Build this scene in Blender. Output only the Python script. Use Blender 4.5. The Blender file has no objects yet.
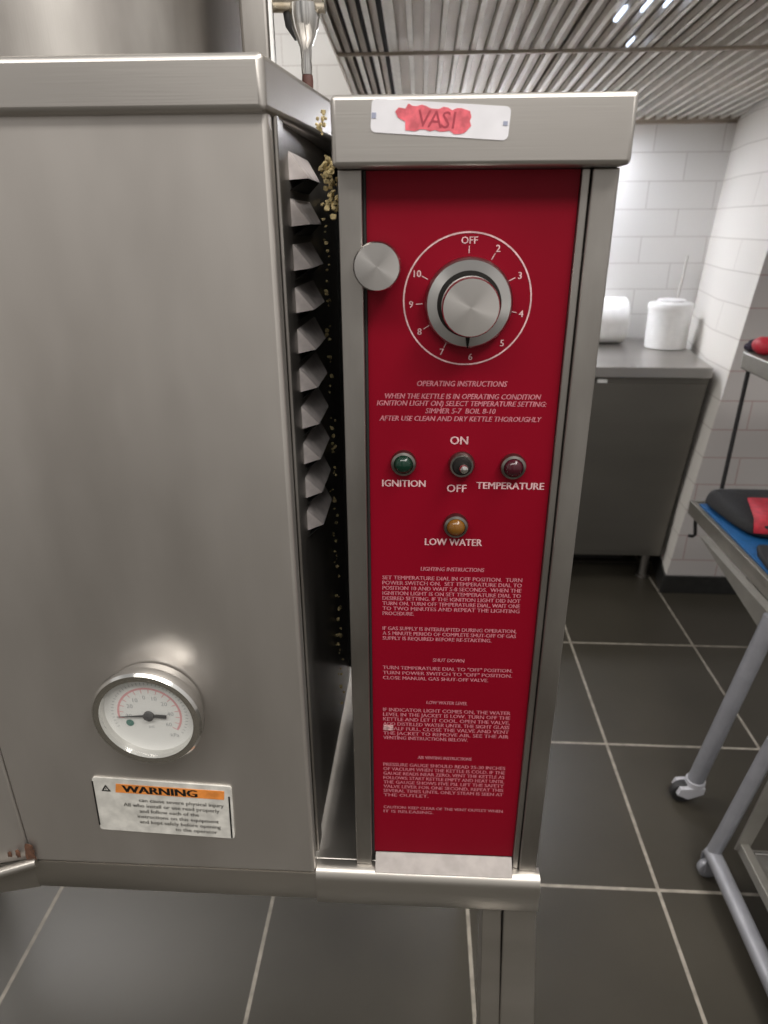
import bpy, bmesh, math, random
from mathutils import Vector, Matrix
random.seed(7)
C = bpy.context.scene.collection
SC = bpy.context.scene
PI = math.pi
def R(d): return math.radians(d)

# ------------------------------------------------------------------ materials
def new_mat(name):
    m = bpy.data.materials.new(name); m.use_nodes = True
    nt = m.node_tree; b = nt.nodes['Principled BSDF']
    return m, nt, b
def setc(b, col, rough=.5, metal=0.0, spec=.5, coat=0):
    b.inputs['Base Color'].default_value = (*col, 1)
    b.inputs['Roughness'].default_value = rough
    b.inputs['Metallic'].default_value = metal
    b.inputs['Specular IOR Level'].default_value = spec
    b.inputs['Coat Weight'].default_value = coat
def noise_mix(nt, b, c1, c2, scale, stretch=(1,1,1), lo=.35, hi=.65, detail=4, rough=None):
    tc = nt.nodes.new('ShaderNodeTexCoord'); mp = nt.nodes.new('ShaderNodeMapping')
    mp.inputs['Scale'].default_value = stretch
    n = nt.nodes.new('ShaderNodeTexNoise'); n.inputs['Scale'].default_value = scale; n.inputs['Detail'].default_value = detail
    r = nt.nodes.new('ShaderNodeValToRGB')
    r.color_ramp.elements[0].position = lo; r.color_ramp.elements[1].position = hi
    r.color_ramp.elements[0].color = (*c1, 1); r.color_ramp.elements[1].color = (*c2, 1)
    nt.links.new(tc.outputs['Object'], mp.inputs['Vector']); nt.links.new(mp.outputs[0], n.inputs['Vector'])
    nt.links.new(n.outputs['Fac'], r.inputs['Fac']); nt.links.new(r.outputs['Color'], b.inputs['Base Color'])
    if rough:
        mr = nt.nodes.new('ShaderNodeMapRange')
        mr.inputs['To Min'].default_value = rough[0]; mr.inputs['To Max'].default_value = rough[1]
        nt.links.new(n.outputs['Fac'], mr.inputs['Value']); nt.links.new(mr.outputs[0], b.inputs['Roughness'])
    return n, mp
def brushed(name, c1, c2, r1=.3, r2=.45, stretch=(1, 1, 1), scale=6, bump=.03, bstretch=(300, 300, 4)):
    m, nt, b = new_mat(name); setc(b, c1, .35, 1.0)
    noise_mix(nt, b, c1, c2, scale, stretch, .3, .7, 5, (r1, r2))
    tc = nt.nodes.new('ShaderNodeTexCoord'); mp = nt.nodes.new('ShaderNodeMapping'); mp.inputs['Scale'].default_value = bstretch
    n = nt.nodes.new('ShaderNodeTexNoise'); n.inputs['Scale'].default_value = 3
    bp = nt.nodes.new('ShaderNodeBump'); bp.inputs['Strength'].default_value = bump; bp.inputs['Distance'].default_value = .002
    nt.links.new(tc.outputs['Object'], mp.inputs['Vector']); nt.links.new(mp.outputs[0], n.inputs['Vector'])
    nt.links.new(n.outputs['Fac'], bp.inputs['Height']); nt.links.new(bp.outputs[0], b.inputs['Normal'])
    return m
def radial(name, col, rough=.3, axis='Y'):
    m, nt, b = new_mat(name); setc(b, col, rough, 1.0)
    b.inputs['Anisotropic'].default_value = .85
    t = nt.nodes.new('ShaderNodeTangent'); t.direction_type = 'RADIAL'; t.axis = axis
    nt.links.new(t.outputs[0], b.inputs['Tangent'])
    return m
def plain(name, col, rough=.5, metal=0.0, spec=.5, coat=0, var=0, scale=40):
    m, nt, b = new_mat(name); setc(b, col, rough, metal, spec, coat)
    if var:
        noise_mix(nt, b, tuple(c*(1-var) for c in col), tuple(min(1, c*(1+var)) for c in col), scale)
    return m
def emit(name, col, s):
    m, nt, b = new_mat(name); setc(b, col, .5)
    b.inputs['Emission Color'].default_value = (*col, 1); b.inputs['Emission Strength'].default_value = s
    return m

STEEL = brushed('brushed_steel_sheet', (.47, .44, .41), (.66, .625, .59), .30, .52, (1, 1, .28), 4.5)
STEELH = brushed('horizontal_brushed_steel', (.43, .405, .38), (.53, .505, .475), .30, .46, (.3, 1, 1), 6, .04, (4, 300, 300))
STEELD = brushed('worn_steel', (.29, .27, .25), (.45, .43, .405), .3, .5, (1, 1, .3), 14, .05)
STEELB = brushed('base_steel', (.42, .395, .36), (.54, .51, .47), .26, .42, (.3, 1, 1), 9, .03, (4, 300, 300))
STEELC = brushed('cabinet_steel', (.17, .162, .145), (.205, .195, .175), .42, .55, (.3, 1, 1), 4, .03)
STEELT = brushed('worktop_steel', (.40, .385, .365), (.50, .48, .46), .25, .4, (.3, 1, 1), 5, .03)
def wavy(m, scale, stretch, strength, dist):
    nt = m.node_tree; b = nt.nodes['Principled BSDF']; old = b.inputs['Normal'].links[0].from_node
    tc = nt.nodes.new('ShaderNodeTexCoord'); mp = nt.nodes.new('ShaderNodeMapping'); mp.inputs['Scale'].default_value = stretch
    n = nt.nodes.new('ShaderNodeTexNoise'); n.inputs['Scale'].default_value = scale; n.inputs['Detail'].default_value = 3
    bp = nt.nodes.new('ShaderNodeBump'); bp.inputs['Strength'].default_value = strength; bp.inputs['Distance'].default_value = dist
    nt.links.new(tc.outputs['Object'], mp.inputs['Vector']); nt.links.new(mp.outputs[0], n.inputs['Vector'])
    nt.links.new(n.outputs['Fac'], bp.inputs['Height']); nt.links.new(bp.outputs[0], old.inputs['Normal'])
wavy(STEEL, 5, (1.4, 1, .45), .5, .012)
for _m, _k in ((STEEL, .88), (STEELB, .92), (STEELH, .9)):      # brushed, slightly hazy sheet
    _m.node_tree.nodes['Principled BSDF'].inputs['Metallic'].default_value = _k
BLACK = plain('black_void_paint', (.012, .011, .010), .7)
RUBBER = plain('black_rubber', (.02, .02, .021), .55, var=.2)
CHROME = plain('chrome', (.72, .71, .69), .12, 1.0)
BEZEL = plain('dark_bezel', (.26, .245, .225), .3, 1.0, var=.15, scale=120)
BRASSY = brushed('tarnished_chrome', (.42, .37, .28), (.62, .58, .5), .15, .35, (1, 1, 1), 40)
LOUV = plain('lit_louvre_steel', (.62, .57, .56), .4, .3, var=.12, scale=60)  # steel coloured lighter for the light falling on the louvres
KNOB = radial('turned_aluminium', (.62, .60, .58), .26)
SKIRT = radial('turned_dial_skirt', (.46, .45, .44), .34)
RED, nt, b = new_mat('red_enamel'); setc(b, (.235, .0035, .011), .45, 0, .14)
noise_mix(nt, b, (.178, .0008, .009), (.212, .0014, .012), 5, (1, 1, .5), .3, .7)
REDSIDE = plain('red_side_enamel', (.28, .006, .02), .35)
PINK = plain('worn_pink_print', (.46, .15, .18), .5, var=.25, scale=260)
WHITEP = plain('pale_print', (.60, .38, .39), .5, var=.2, scale=200)
WHITE = plain('white_plastic', (.80, .80, .79), .4, var=.03)
PAPER = plain('white_paper', (.84, .84, .83), .85, var=.03)
LABELW = plain('scuffed_label_white', (.60, .585, .54), .5, var=.16, scale=55)
TAPE = plain('glossy_white_tape', (.70, .69, .72), .28, var=.06, scale=30)
TAPERED = plain('pink_red_marker', (.66, .12, .15), .5, var=.25, scale=120)
TAPEDK = plain('dark_red_writing', (.33, .04, .06), .5)
TAPEBL = plain('blue_grey_mark', (.30, .32, .42), .5)
ORANGE = plain('safety_orange', (.72, .25, .05), .5, var=.15, scale=80)
INK = plain('black_ink', (.014, .013, .012), .6, spec=.12)
GREYINK = plain('worn_grey_ink', (.16, .155, .14), .6, var=.3, scale=150)
FACE = plain('gauge_face_white', (.70, .70, .67), .5)
GRED = plain('gauge_pink_scale', (.66, .36, .36), .5)
GGREY = plain('gauge_grey_print', (.36, .37, .37), .5)
GREEN = plain('green_dot', (.10, .20, .17), .5)
RUST = plain('rust', (.10, .045, .025), .9, var=.4, scale=120)
CRUD = plain('dried_residue', (.50, .40, .20), .75, var=.45, scale=220)
SHELFM = plain('dark_shelf_edge', (.15, .14, .12), .45, .4, var=.1, scale=15)
BLUE = plain('blue_mat', (.006, .085, .24), .6, var=.15, scale=60)
CLOTHB = plain('black_cloth', (.012, .012, .013), .85, var=.3, scale=160)
CLOTHR = plain('red_cloth', (.45, .012, .03), .6, var=.2, scale=60)
GREYP = plain('grey_plastic', (.45, .45, .48), .4)
TUBE = plain('grey_painted_tube', (.27, .275, .30), .38, .35, var=.08, scale=20)
TUBEB = plain('beige_grey_metal', (.27, .26, .235), .42, .5, var=.08, scale=15)
HOODS = brushed('hood_steel', (.38, .32, .26), (.46, .40, .33), .36, .5, (1, .2, 1), 8, .02)
HOODS.node_tree.nodes['Principled BSDF'].inputs['Metallic'].default_value = .35
HOODL = plain('lit_filter_strip', (.90, .86, .80), .4, .05, var=.06, scale=20)  # hood steel in a paler colour for the light its lips catch
LENS_G = plain('green_lens', (.002, .022, .012), .18, 0, .5, 0)
LENS_R = plain('red_lens', (.040, .004, .009), .18, 0, .5, 0)
LENS_Y = plain('amber_lens', (.15, .062, .008), .18, 0, .5, 0)
SKIRTING = plain('dark_skirting_tile', (.022, .022, .021), .35, var=.2, scale=30)
WHITEGL = emit('lamp_white', (.80, .88, 1.0), 6)

GLASS, nt, b = new_mat('gauge_glass')
nt.nodes.remove(b)
tr = nt.nodes.new('ShaderNodeBsdfTransparent'); gl = nt.nodes.new('ShaderNodeBsdfGlossy'); gl.inputs['Roughness'].default_value = .08
mx = nt.nodes.new('ShaderNodeMixShader'); fr = None; mx.inputs[0].default_value = .045
nt.links.new(tr.outputs[0], mx.inputs[1]); nt.links.new(gl.outputs[0], mx.inputs[2])
nt.links.new(mx.outputs[0], nt.nodes['Material Output'].inputs['Surface'])

FLOORT, nt, b = new_mat('dark_floor_tile'); setc(b, (.05, .05, .045), .38, 0, .38)
noise_mix(nt, b, (.036, .032, .0245), (.053, .047, .036), 2.2, (1, 1, 1), .3, .7, 6, (.30, .46))
GROUT = plain('floor_grout', (.27, .245, .205), .8, var=.2, scale=40)

def tile_mat(name, col, groutc, w, h, uaxis, off_u, off_v, rough=.22):
    m, nt, b = new_mat(name); setc(b, col, rough, 0, .5)
    tc = nt.nodes.new('ShaderNodeTexCoord'); sp = nt.nodes.new('ShaderNodeSeparateXYZ'); cb = nt.nodes.new('ShaderNodeCombineXYZ')
    nt.links.new(tc.outputs['Object'], sp.inputs[0])
    au = nt.nodes.new('ShaderNodeMath'); au.inputs[1].default_value = off_u
    av = nt.nodes.new('ShaderNodeMath'); av.inputs[1].default_value = off_v
    nt.links.new(sp.outputs[uaxis], au.inputs[0]); nt.links.new(sp.outputs['Z'], av.inputs[0])
    nt.links.new(au.outputs[0], cb.inputs[0]); nt.links.new(av.outputs[0], cb.inputs[1])
    br = nt.nodes.new('ShaderNodeTexBrick'); br.offset = .5
    br.inputs['Scale'].default_value = 1; br.inputs['Brick Width'].default_value = w; br.inputs['Row Height'].default_value = h
    br.inputs['Mortar Size'].default_value = .0022; br.inputs['Mortar Smooth'].default_value = .3
    br.inputs['Color1'].default_value = (*col, 1); br.inputs['Color2'].default_value = (*[c*.96 for c in col], 1); br.inputs['Mortar'].default_value = (*groutc, 1)
    nt.links.new(cb.outputs[0], br.inputs['Vector']); nt.links.new(br.outputs['Color'], b.inputs['Base Color'])
    bp = nt.nodes.new('ShaderNodeBump'); bp.inputs['Strength'].default_value = .3; bp.inputs['Distance'].default_value = .002; bp.invert = True
    nt.links.new(br.outputs['Fac'], bp.inputs['Height']); nt.links.new(bp.outputs[0], b.inputs['Normal'])
    return m
WT_BACK = tile_mat('white_wall_tile', (.83, .82, .80), (.60, .57, .55), .30, .1165, 'X', -1.025+3, -1.2085+1.165*2)
WT_SIDE = tile_mat('white_side_tile', (.84, .81, .76), (.60, .56, .52), 3.0, .1165, 'Y', 3.1, -1.2085+1.165*2)
WT_FRONT = tile_mat('shaded_pillar_tile', (.60, .57, .56), (.44, .29, .285), .30, .1165, 'X', 3.05, -1.2085+1.165*2)  # white tile in a greyer colour, the front's shade painted in

# ------------------------------------------------------------------ mesh helpers
class MB:
    def __init__(s): s.v = []; s.f = []; s.mi = []; s.smooth = []
    def add(s, vs, fs, mi=0, smooth=False):
        o = len(s.v); s.v += [tuple(v) for v in vs]
        for f in fs: s.f.append(tuple(i+o for i in f)); s.mi.append(mi); s.smooth.append(smooth)
        return s
    def box(s, x0, x1, y0, y1, z0, z1, mi=0):
        vs = [(x, y, z) for x in (x0, x1) for y in (y0, y1) for z in (z0, z1)]
        return s.add(vs, [(0,1,3,2), (4,6,7,5), (0,4,5,1), (2,3,7,6), (0,2,6,4), (1,5,7,3)], mi)
    def prism(s, poly, a, b, axis='Y', mi=0, smooth=False):
        # poly of 2-D points; extruded along axis from a to b
        def P(p, t):
            return {'Y': (p[0], t, p[1]), 'X': (t, p[0], p[1]), 'Z': (p[0], p[1], t)}[axis]
        n = len(poly); vs = [P(p, a) for p in poly] + [P(p, b) for p in poly]
        fs = [tuple(range(n)), tuple(reversed(range(n, 2*n)))] + [(i, i+n, (i+1) % n + n, (i+1) % n) for i in range(n)]
        return s.add(vs, fs, mi, smooth)
    def hull8(s, bot, top, mi=0):
        return s.add(list(bot)+list(top), [(3,2,1,0), (4,5,6,7), (0,1,5,4), (1,2,6,5), (2,3,7,6), (3,0,4,7)], mi)
    def lathe(s, prof, origin, axis=(0, 0, 1), n=32, mi=0, smooth=True):
        # prof: (radius, distance along axis); closed at both ends
        ax = Vector(axis).normalized(); u = ax.orthogonal().normalized(); w = ax.cross(u); o = Vector(origin)
        vs = []; fs = []
        for r, h in prof:
            for k in range(n):
                a = 2*PI*k/n; vs.append(o + ax*h + (u*math.cos(a) + w*math.sin(a))*r)
        m = len(prof)
        for i in range(m-1):
            for k in range(n):
                fs.append((i*n+k, i*n+(k+1) % n, (i+1)*n+(k+1) % n, (i+1)*n+k))
        fs.append(tuple(reversed(range(n)))); fs.append(tuple(range((m-1)*n, m*n)))
        return s.add(vs, fs, mi, smooth)
    def cyl(s, p0, p1, r, r2=None, n=24, mi=0):
        p0 = Vector(p0); p1 = Vector(p1); L = (p1-p0).length; r2 = r if r2 is None else r2
        return s.lathe([(r, 0), (r2, L)], p0, p1-p0, n, mi)
    def tube(s, pts, r, n=14, mi=0):
        pts = [Vector(p) for p in pts]; rs = r if isinstance(r, (list, tuple)) else [r]*len(pts)
        vs = []; fs = []; up = None
        for i, p in enumerate(pts):
            t = (pts[min(i+1, len(pts)-1)] - pts[max(i-1, 0)]).normalized()
            if up is None: up = t.orthogonal().normalized()
            u = (up - t*up.dot(t)).normalized(); up = u; w = t.cross(u)
            for k in range(n):
                a = 2*PI*k/n; vs.append(p + (u*math.cos(a)+w*math.sin(a))*rs[i])
        for i in range(len(pts)-1):
            for k in range(n): fs.append((i*n+k, i*n+(k+1) % n, (i+1)*n+(k+1) % n, (i+1)*n+k))
        fs.append(tuple(reversed(range(n)))); fs.append(tuple(range((len(pts)-1)*n, len(pts)*n)))
        return s.add(vs, fs, mi, True)
    def ring(s, c, r0, r1, y, a0=0, a1=2*PI, n=64, mi=0):
        # flat annulus facing -Y (angle from top, clockwise as seen from -Y)
        vs = []; fs = []
        for k in range(n+1):
            a = a0 + (a1-a0)*k/n
            for r in (r0, r1): vs.append((c[0]+math.sin(a)*r, y, c[1]+math.cos(a)*r))
        for k in range(n): fs.append((2*k, 2*k+2, 2*k+3, 2*k+1))
        return s.add(vs, fs, mi)
    def quad(s, a, b, c, d, mi=0): return s.add([a, b, c, d], [(0, 1, 2, 3)], mi)
    def blob(s, c, r, sub=1, jit=.25, mi=0):
        bm = bmesh.new(); bmesh.ops.create_icosphere(bm, subdivisions=sub, radius=1)
        rx = r if isinstance(r, (tuple, list)) else (r, r, r)
        vs = []
        for v in bm.verts:
            k = 1 + random.uniform(-jit, jit); vs.append((c[0]+v.co.x*rx[0]*k, c[1]+v.co.y*rx[1]*k, c[2]+v.co.z*rx[2]*k))
        fs = [tuple(v.index for v in f.verts) for f in bm.faces]; bm.free()
        return s.add(vs, fs, mi, True)
    def build(s, name, mats, parent=None, bevel=0, seg=2, sub=0, fixn=True):
        me = bpy.data.meshes.new(name); me.from_pydata(s.v, [], s.f)
        for m in (mats if isinstance(mats, (list, tuple)) else [mats]): me.materials.append(m)
        for p, mi, sm in zip(me.polygons, s.mi, s.smooth): p.material_index = mi; p.use_smooth = sm
        if fixn:
            bm = bmesh.new(); bm.from_mesh(me); bmesh.ops.recalc_face_normals(bm, faces=bm.faces); bm.to_mesh(me); bm.free()
        try: me.set_sharp_from_angle(angle=R(38))
        except Exception: pass
        o = bpy.data.objects.new(name, me); C.objects.link(o)
        if bevel:
            b = o.modifiers.new('bevel', 'BEVEL'); b.width = bevel; b.segments = seg; b.limit_method = 'ANGLE'; b.angle_limit = R(35)
            for p in me.polygons: p.use_smooth = True
            w = o.modifiers.new('wn', 'WEIGHTED_NORMAL'); w.keep_sharp = True
        if sub:
            b = o.modifiers.new('sub', 'SUBSURF'); b.levels = sub; b.render_levels = sub
            for p in me.polygons: p.use_smooth = True
        if parent is not None:
            o.parent = parent
            o.matrix_parent_inverse = Matrix.Translation(parent_world(parent)).inverted()
        return o
def parent_world(o):
    p = Vector(o.location)
    return p if o.parent is None else p   # parts sit at the origin of their thing
def thing(name, label, cat, loc, group=None):
    o = bpy.data.objects.new(name, None); C.objects.link(o); o.location = loc; o.empty_display_size = .05
    return tag(o, label, cat, group)
def tag(o, label=None, cat=None, group=None, kind=None):
    if label: o['label'] = label
    if cat: o['category'] = cat
    if group: o['group'] = group
    if kind: o['kind'] = kind
    return o
def lab(o, text): o['label'] = text; return o

def text_geo(body, shear=0.0, spacing=1.0):
    cu = bpy.data.curves.new('t', 'FONT'); cu.body = body; cu.size = 1; cu.resolution_u = 2
    cu.shear = shear; cu.space_character = spacing; cu.fill_mode = 'FRONT'
    o = bpy.data.objects.new('t', cu); C.objects.link(o)
    dg = bpy.context.evaluated_depsgraph_get(); ev = o.evaluated_get(dg); me = ev.to_mesh()
    vs = [tuple(v.co) for v in me.vertices]; fs = [tuple(p.vertices) for p in me.polygons]
    ev.to_mesh_clear(); bpy.data.objects.remove(o); bpy.data.curves.remove(cu)
    return vs, fs
CAP = max(v[1] for v in text_geo('H')[0])
def put_text(mb, body, x, z, cap, y, width=None, align='C', shear=0.0, rot=0.0, mi=0, maxw=None, bold=0.0):
    vs, fs = text_geo(body, shear)
    if not vs: return
    x0 = min(v[0] for v in vs); x1 = max(v[0] for v in vs); k = cap/CAP
    kx = width/(x1-x0) if width else k
    if maxw and (x1-x0)*kx > maxw: kx = maxw/(x1-x0)
    w = (x1-x0)*kx; sx = {'C': -w/2, 'L': 0, 'R': -w}[align]
    c, s_ = math.cos(rot), math.sin(rot)
    for dx in ((0,) if not bold else (-bold, bold)):
        out = []
        for i, v in enumerate(vs):
            px = (v[0]-x0)*kx + sx + dx; pz = v[1]*k
            out.append((x + px*c - pz*s_, y - (.00002 if dx > 0 else 0), z + px*s_ + pz*c))
        mb.add(out, fs, mi)

# ------------------------------------------------------------------ camera
FX, PIT, YAW, ROLL, H = 670.56, .40542, -.054416, -.004209, 1.5
Fv = Vector((math.sin(YAW)*math.cos(PIT), math.cos(YAW)*math.cos(PIT), -math.sin(PIT)))
Xv = Vector((math.cos(YAW), -math.sin(YAW), 0)); Uv = Xv.cross(Fv)
c_, s_ = math.cos(ROLL), math.sin(ROLL)
Xc = Xv*c_ + Uv*s_; Uc = Uv*c_ - Xv*s_
cam = bpy.data.cameras.new('camera'); co = bpy.data.objects.new('camera', cam); C.objects.link(co)
cam.sensor_fit = 'HORIZONTAL'; cam.sensor_width = 36; cam.lens = FX/768*36; cam.clip_start = .02
cam.dof.use_dof = True; cam.dof.focus_distance = .74; cam.dof.aperture_fstop = 9
M = Matrix(((Xc.x, Uc.x, -Fv.x, 0), (Xc.y, Uc.y, -Fv.y, 0), (Xc.z, Uc.z, -Fv.z, H), (0, 0, 0, 1)))
co.matrix_world = M; SC.camera = co

# ------------------------------------------------------------------ setting
def structure(o): o['kind'] = 'structure'; return o
xs = [-.86-.526*k for k in range(6, 0, -1)] + [-.86, -.334, .135, .604, 1.072] + [1.072+.468*k for k in range(1, 6)]
ys = [1.176-.515*k for k in range(9, 0, -1)] + [1.176, 1.679, 2.235, 2.93, 3.45, 3.85]
g = .0042
mb = MB()
for i in range(len(xs)-1):
    for j in range(len(ys)-1):
        mb.quad((xs[i]+g, ys[j]+g, 0), (xs[i+1]-g, ys[j]+g, 0), (xs[i+1]-g, ys[j+1]-g, 0), (xs[i]+g, ys[j+1]-g, 0), 0)
for x in xs: mb.quad((x-g, ys[0], 0), (x+g, ys[0], 0), (x+g, ys[-1], 0), (x-g, ys[-1], 0), 1)
for i in range(len(xs)-1):
    for y in ys: mb.quad((xs[i]+g, y-g, 0), (xs[i+1]-g, y-g, 0), (xs[i+1]-g, y+g, 0), (xs[i]+g, y+g, 0), 1)
mb.box(xs[0], xs[-1], ys[0], ys[-1], -.1, -.004, 1)
structure(mb.build('floor', [FLOORT, GROUT], fixn=True))

YB = 3.45
structure(MB().box(-3.6, 2.2, YB, YB+.12, 0, 3.0).build('wall_back', WT_BACK))
# side wall stub: runs from the back wall to a pillar end at y = 2.65, slightly skewed and leaning like the photo shows
W0 = [(1.083, 2.65, 0), (1.245, YB-.001, 0), (2.2, YB-.001, 0), (2.2, 2.65, 0)]
W1 = [(1.412, 2.65, 3.0), (1.44, YB-.001, 3.0), (2.2, YB-.001, 3.0), (2.2, 2.65, 3.0)]
mb = MB(); v = W0+W1
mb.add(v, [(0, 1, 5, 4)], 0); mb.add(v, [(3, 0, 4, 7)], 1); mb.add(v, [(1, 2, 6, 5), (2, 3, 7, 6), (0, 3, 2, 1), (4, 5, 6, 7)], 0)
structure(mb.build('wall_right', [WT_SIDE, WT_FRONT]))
mb = MB(); t = .011
mb.hull8([(1.083-t, 2.65-t, 0), (2.2, 2.65-t, 0), (2.2, 2.649, 0), (1.083-t, 2.649, 0)],
         [(1.092-t, 2.65-t, .085), (2.2, 2.65-t, .085), (2.2, 2.649, .085), (1.092-t, 2.649, .085)])
mb.hull8([(1.083-t, 2.649, 0), (1.0825, 2.649, 0), (1.243, YB-.002, 0), (1.243-t, YB-.002, 0)],
         [(1.092-t, 2.649, .085), (1.0915, 2.649, .085), (1.249, YB-.002, .085), (1.249-t, YB-.002, .085)])
structure(mb.build('baseboard_right', SKIRTING, bevel=.002))

# ------------------------------------------------------------------ exhaust hood
HY0, HY1, TANH = 1.0, 3.44, math.tan(R(3))
def hz(y): return 1.912 + (YB-y)*TANH
hood = thing('exhaust_hood', 'stainless steel exhaust hood with slatted grease filters overhead', 'exhaust hood', (0, 0, 0))
HX0, HX1 = -.262, 1.46
def hoodbox(mb, x0, x1, y0, y1, d0, d1, mi=0):
    mb.hull8([(x0, y0, hz(y0)+d0), (x1, y0, hz(y0)+d0), (x1, y1, hz(y1)+d0), (x0, y1, hz(y1)+d0)],
             [(x0, y0, hz(y0)+d1), (x1, y0, hz(y0)+d1), (x1, y1, hz(y1)+d1), (x0, y1, hz(y1)+d1)], mi)
mb = MB()
hoodbox(mb, HX0, HX1, HY0, HY1, .30, .32)
hoodbox(mb, HX0-.004, HX0, HY0, HY1, -.012, .32)
hoodbox(mb, HX1, HX1+.004, HY0, HY1, 0, .32)
hoodbox(mb, HX0-.004, HX1+.004, HY0-.004, HY0, 0, .32)
hoodbox(mb, HX0-.004, HX1+.004, HY1, HY1+.004, -.012, .32)
mb.build('canopy', HOODS, hood, bevel=.001)
mb = MB(); hoodbox(mb, HX0, 1.315, HY1-.022, HY1, -.014, .016); mb.build('grease_trough', HOODS, hood, bevel=.002)
mb = MB(); hoodbox(mb, HX0, HX1, 2.355, 2.366, -.010, -.001); mb.build('crossbar', HOODS, hood, bevel=.002)
def grease_filter(x0, x1, y0, y1, open_slots=False, back_slots=0):
    mb = MB(); n = max(2, round((x1-x0)/.0470)); p = (x1-x0)/n
    for k in range(n):                                             # broad upper channels between narrow lower lips coloured pale for caught light
        xa = x0 + p*k
        if open_slots:
            hoodbox(mb, xa+.014, xa+.031, y0, y1, .026, .030, 0)
            hoodbox(mb, xa+.026, xa+p+.002, y0, y1, .050, .052, 2)
        else:
            ye = y1-.33 if back_slots and k >= back_slots else y1
            hoodbox(mb, xa+.010, xa+p-.0005, y0, ye, .026, .030, 0)
            if ye < y1: hoodbox(mb, xa+.008, xa+p+.002, ye, y1, .050, .052, 2)
        hoodbox(mb, xa, xa+.0020, y0, y1, 0, .020, 1)
        hoodbox(mb, xa, xa+.0145, y0, y1, 0, .0022, 1)
    hoodbox(mb, x0, x1, y0, y0+.012, -.001, .026, 0); hoodbox(mb, x0, x1, y1-.012, y1, -.001, .026, 0)
    return mb.build('grease_filter', [HOODS, HOODL, BLACK], hood)
grease_filter(-.262, -.108, HY0, HY1-.02, open_slots=True)
grease_filter(-.096, .406, HY0, HY1-.02); grease_filter(.410, .908, HY0, HY1-.02, back_slots=5); grease_filter(.912, 1.458, HY0, HY1-.02, back_slots=1)
LG = emit('slot_glint_glow', (.70, .80, 1.0), 1.6)
for (x, y, L) in ((.4905, 2.06, .10), (.586, 2.31, .07), (.5395, 1.95, .14), (.586, 1.90, .16), (.6335, 1.86, .10)):   # added glowing strips in place of bluish reflections on the slats
    mb = MB(); hoodbox(mb, x, x+.020, y, y+L, .006, .0155); lab(mb.build('slot_glint', LG, hood, bevel=.003), 'small glowing strip for a bluish reflection between filter slats')
mb = MB(); hoodbox(mb, -.109, -.095, HY0, HY1-.02, .004, .010); mb.build('seam_light_strip', HOODL, hood)  # pale strip fills the seam in place of light showing through
mb = MB(); hoodbox(mb, .04, .76, 3.22, 3.34, -.030, -.004); mb.build('lamp_housing', HOODS, hood, bevel=.004)
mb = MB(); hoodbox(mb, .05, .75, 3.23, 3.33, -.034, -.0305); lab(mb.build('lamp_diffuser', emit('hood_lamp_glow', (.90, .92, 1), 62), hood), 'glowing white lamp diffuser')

# ------------------------------------------------------------------ the kettle and its control console
K = thing('steam_kettle', 'large stainless steel gas steam kettle with red control panel and round gauge', 'cooking kettle', (-.2, .9, 0))
def kp(mb, name, mats, bevel=0, seg=2, sub=0, parent=K):
    return mb.build(name, mats, parent, bevel, seg, sub)

# cabinet
kp(MB().box(-.512, -.127, .620, .640, .712, 1.600), 'front_panel', STEEL, .005, 3)
mb = MB()
mb.hull8([(-1.14, .466, .715), (-.513, .620, .715), (-.513, .640, .715), (-1.14, .52, .715)],
         [(-1.14, .466, 1.600), (-.513, .620, 1.600), (-.513, .640, 1.600), (-1.14, .52, 1.600)])
kp(mb, 'angled_panel', STEEL, .002)
kp(MB().tube([(-.502, .615, .7165), (-.548, .600, .711), (-.66, .573, .697), (-1.14, .457, .640)], .0065), 'rolled_edge_rail', STEELB)
mb = MB()
for (x, z, r) in ((-.508, .736, .0085), (-.510, .727, .0070), (-.506, .722, .006), (-.522, .733, .0045), (-.534, .731, .003)):
    mb.blob((x, .6165 if x > -.513 else .613, z), (r*.8, .0018, r*1.7), 2, .3)
kp(mb, 'rust_stain', RUST)

# right side panel with ten louvres
mb = MB(); mb.hull8([(-.128, .6405, .735), (-.1265, .6405, .735), (-.1185, 1.05, .735), (-.121, 1.05, .735)],
                    [(-.128, .6405, 1.60), (-.1265, .6405, 1.60), (-.1185, 1.05, 1.60), (-.121, 1.05, 1.60)])
side = kp(mb, 'side_panel', STEELD)
mb = MB(); mb.box(-.1295, -.1235, .6405, .668, .728, 1.595); kp(mb, 'side_flange', STEELD, .002)
def louver():
    mb = MB(); y0, y1 = .694, .800; x = -.1262; d = .017
    k = .018*(y1-y0)
    A = [(x, y0, .0110), (x+d, y0+.014, -.0125), (x, y0, -.0145), (x+k, y1, .0110), (x+d*.9+k, y1-.014, -.0125), (x+k, y1, -.0145)]
    mb.add(A, [(0, 1, 4, 3), (2, 1, 0), (3, 4, 5)], 0)                # hooded scoop, standing out along its lower edge
    B = [(x+d-.0012, y0+.015, -.0128), (x+d*.9+k-.0012, y1-.015, -.0128), (x+k+.0004, y1, -.0235), (x+.0004, y0, -.0235)]
    mb.add(B, [(0, 1, 2, 3)], 1)                                      # dark open slot underneath
    return mb.build('louver', [LOUV, BLACK], side, fixn=False)
l0 = louver()
for i in range(10):
    o = l0 if i == 0 else l0.copy()
    if i: C.objects.link(o)
    o.location.z = 1.553 - .0402*i

# dark closing wall of the gap between cabinet and console
kp(MB().box(-.120, -.070, 1.00, 1.01, .765, 1.585), 'gap_backing', BLACK)
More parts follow.
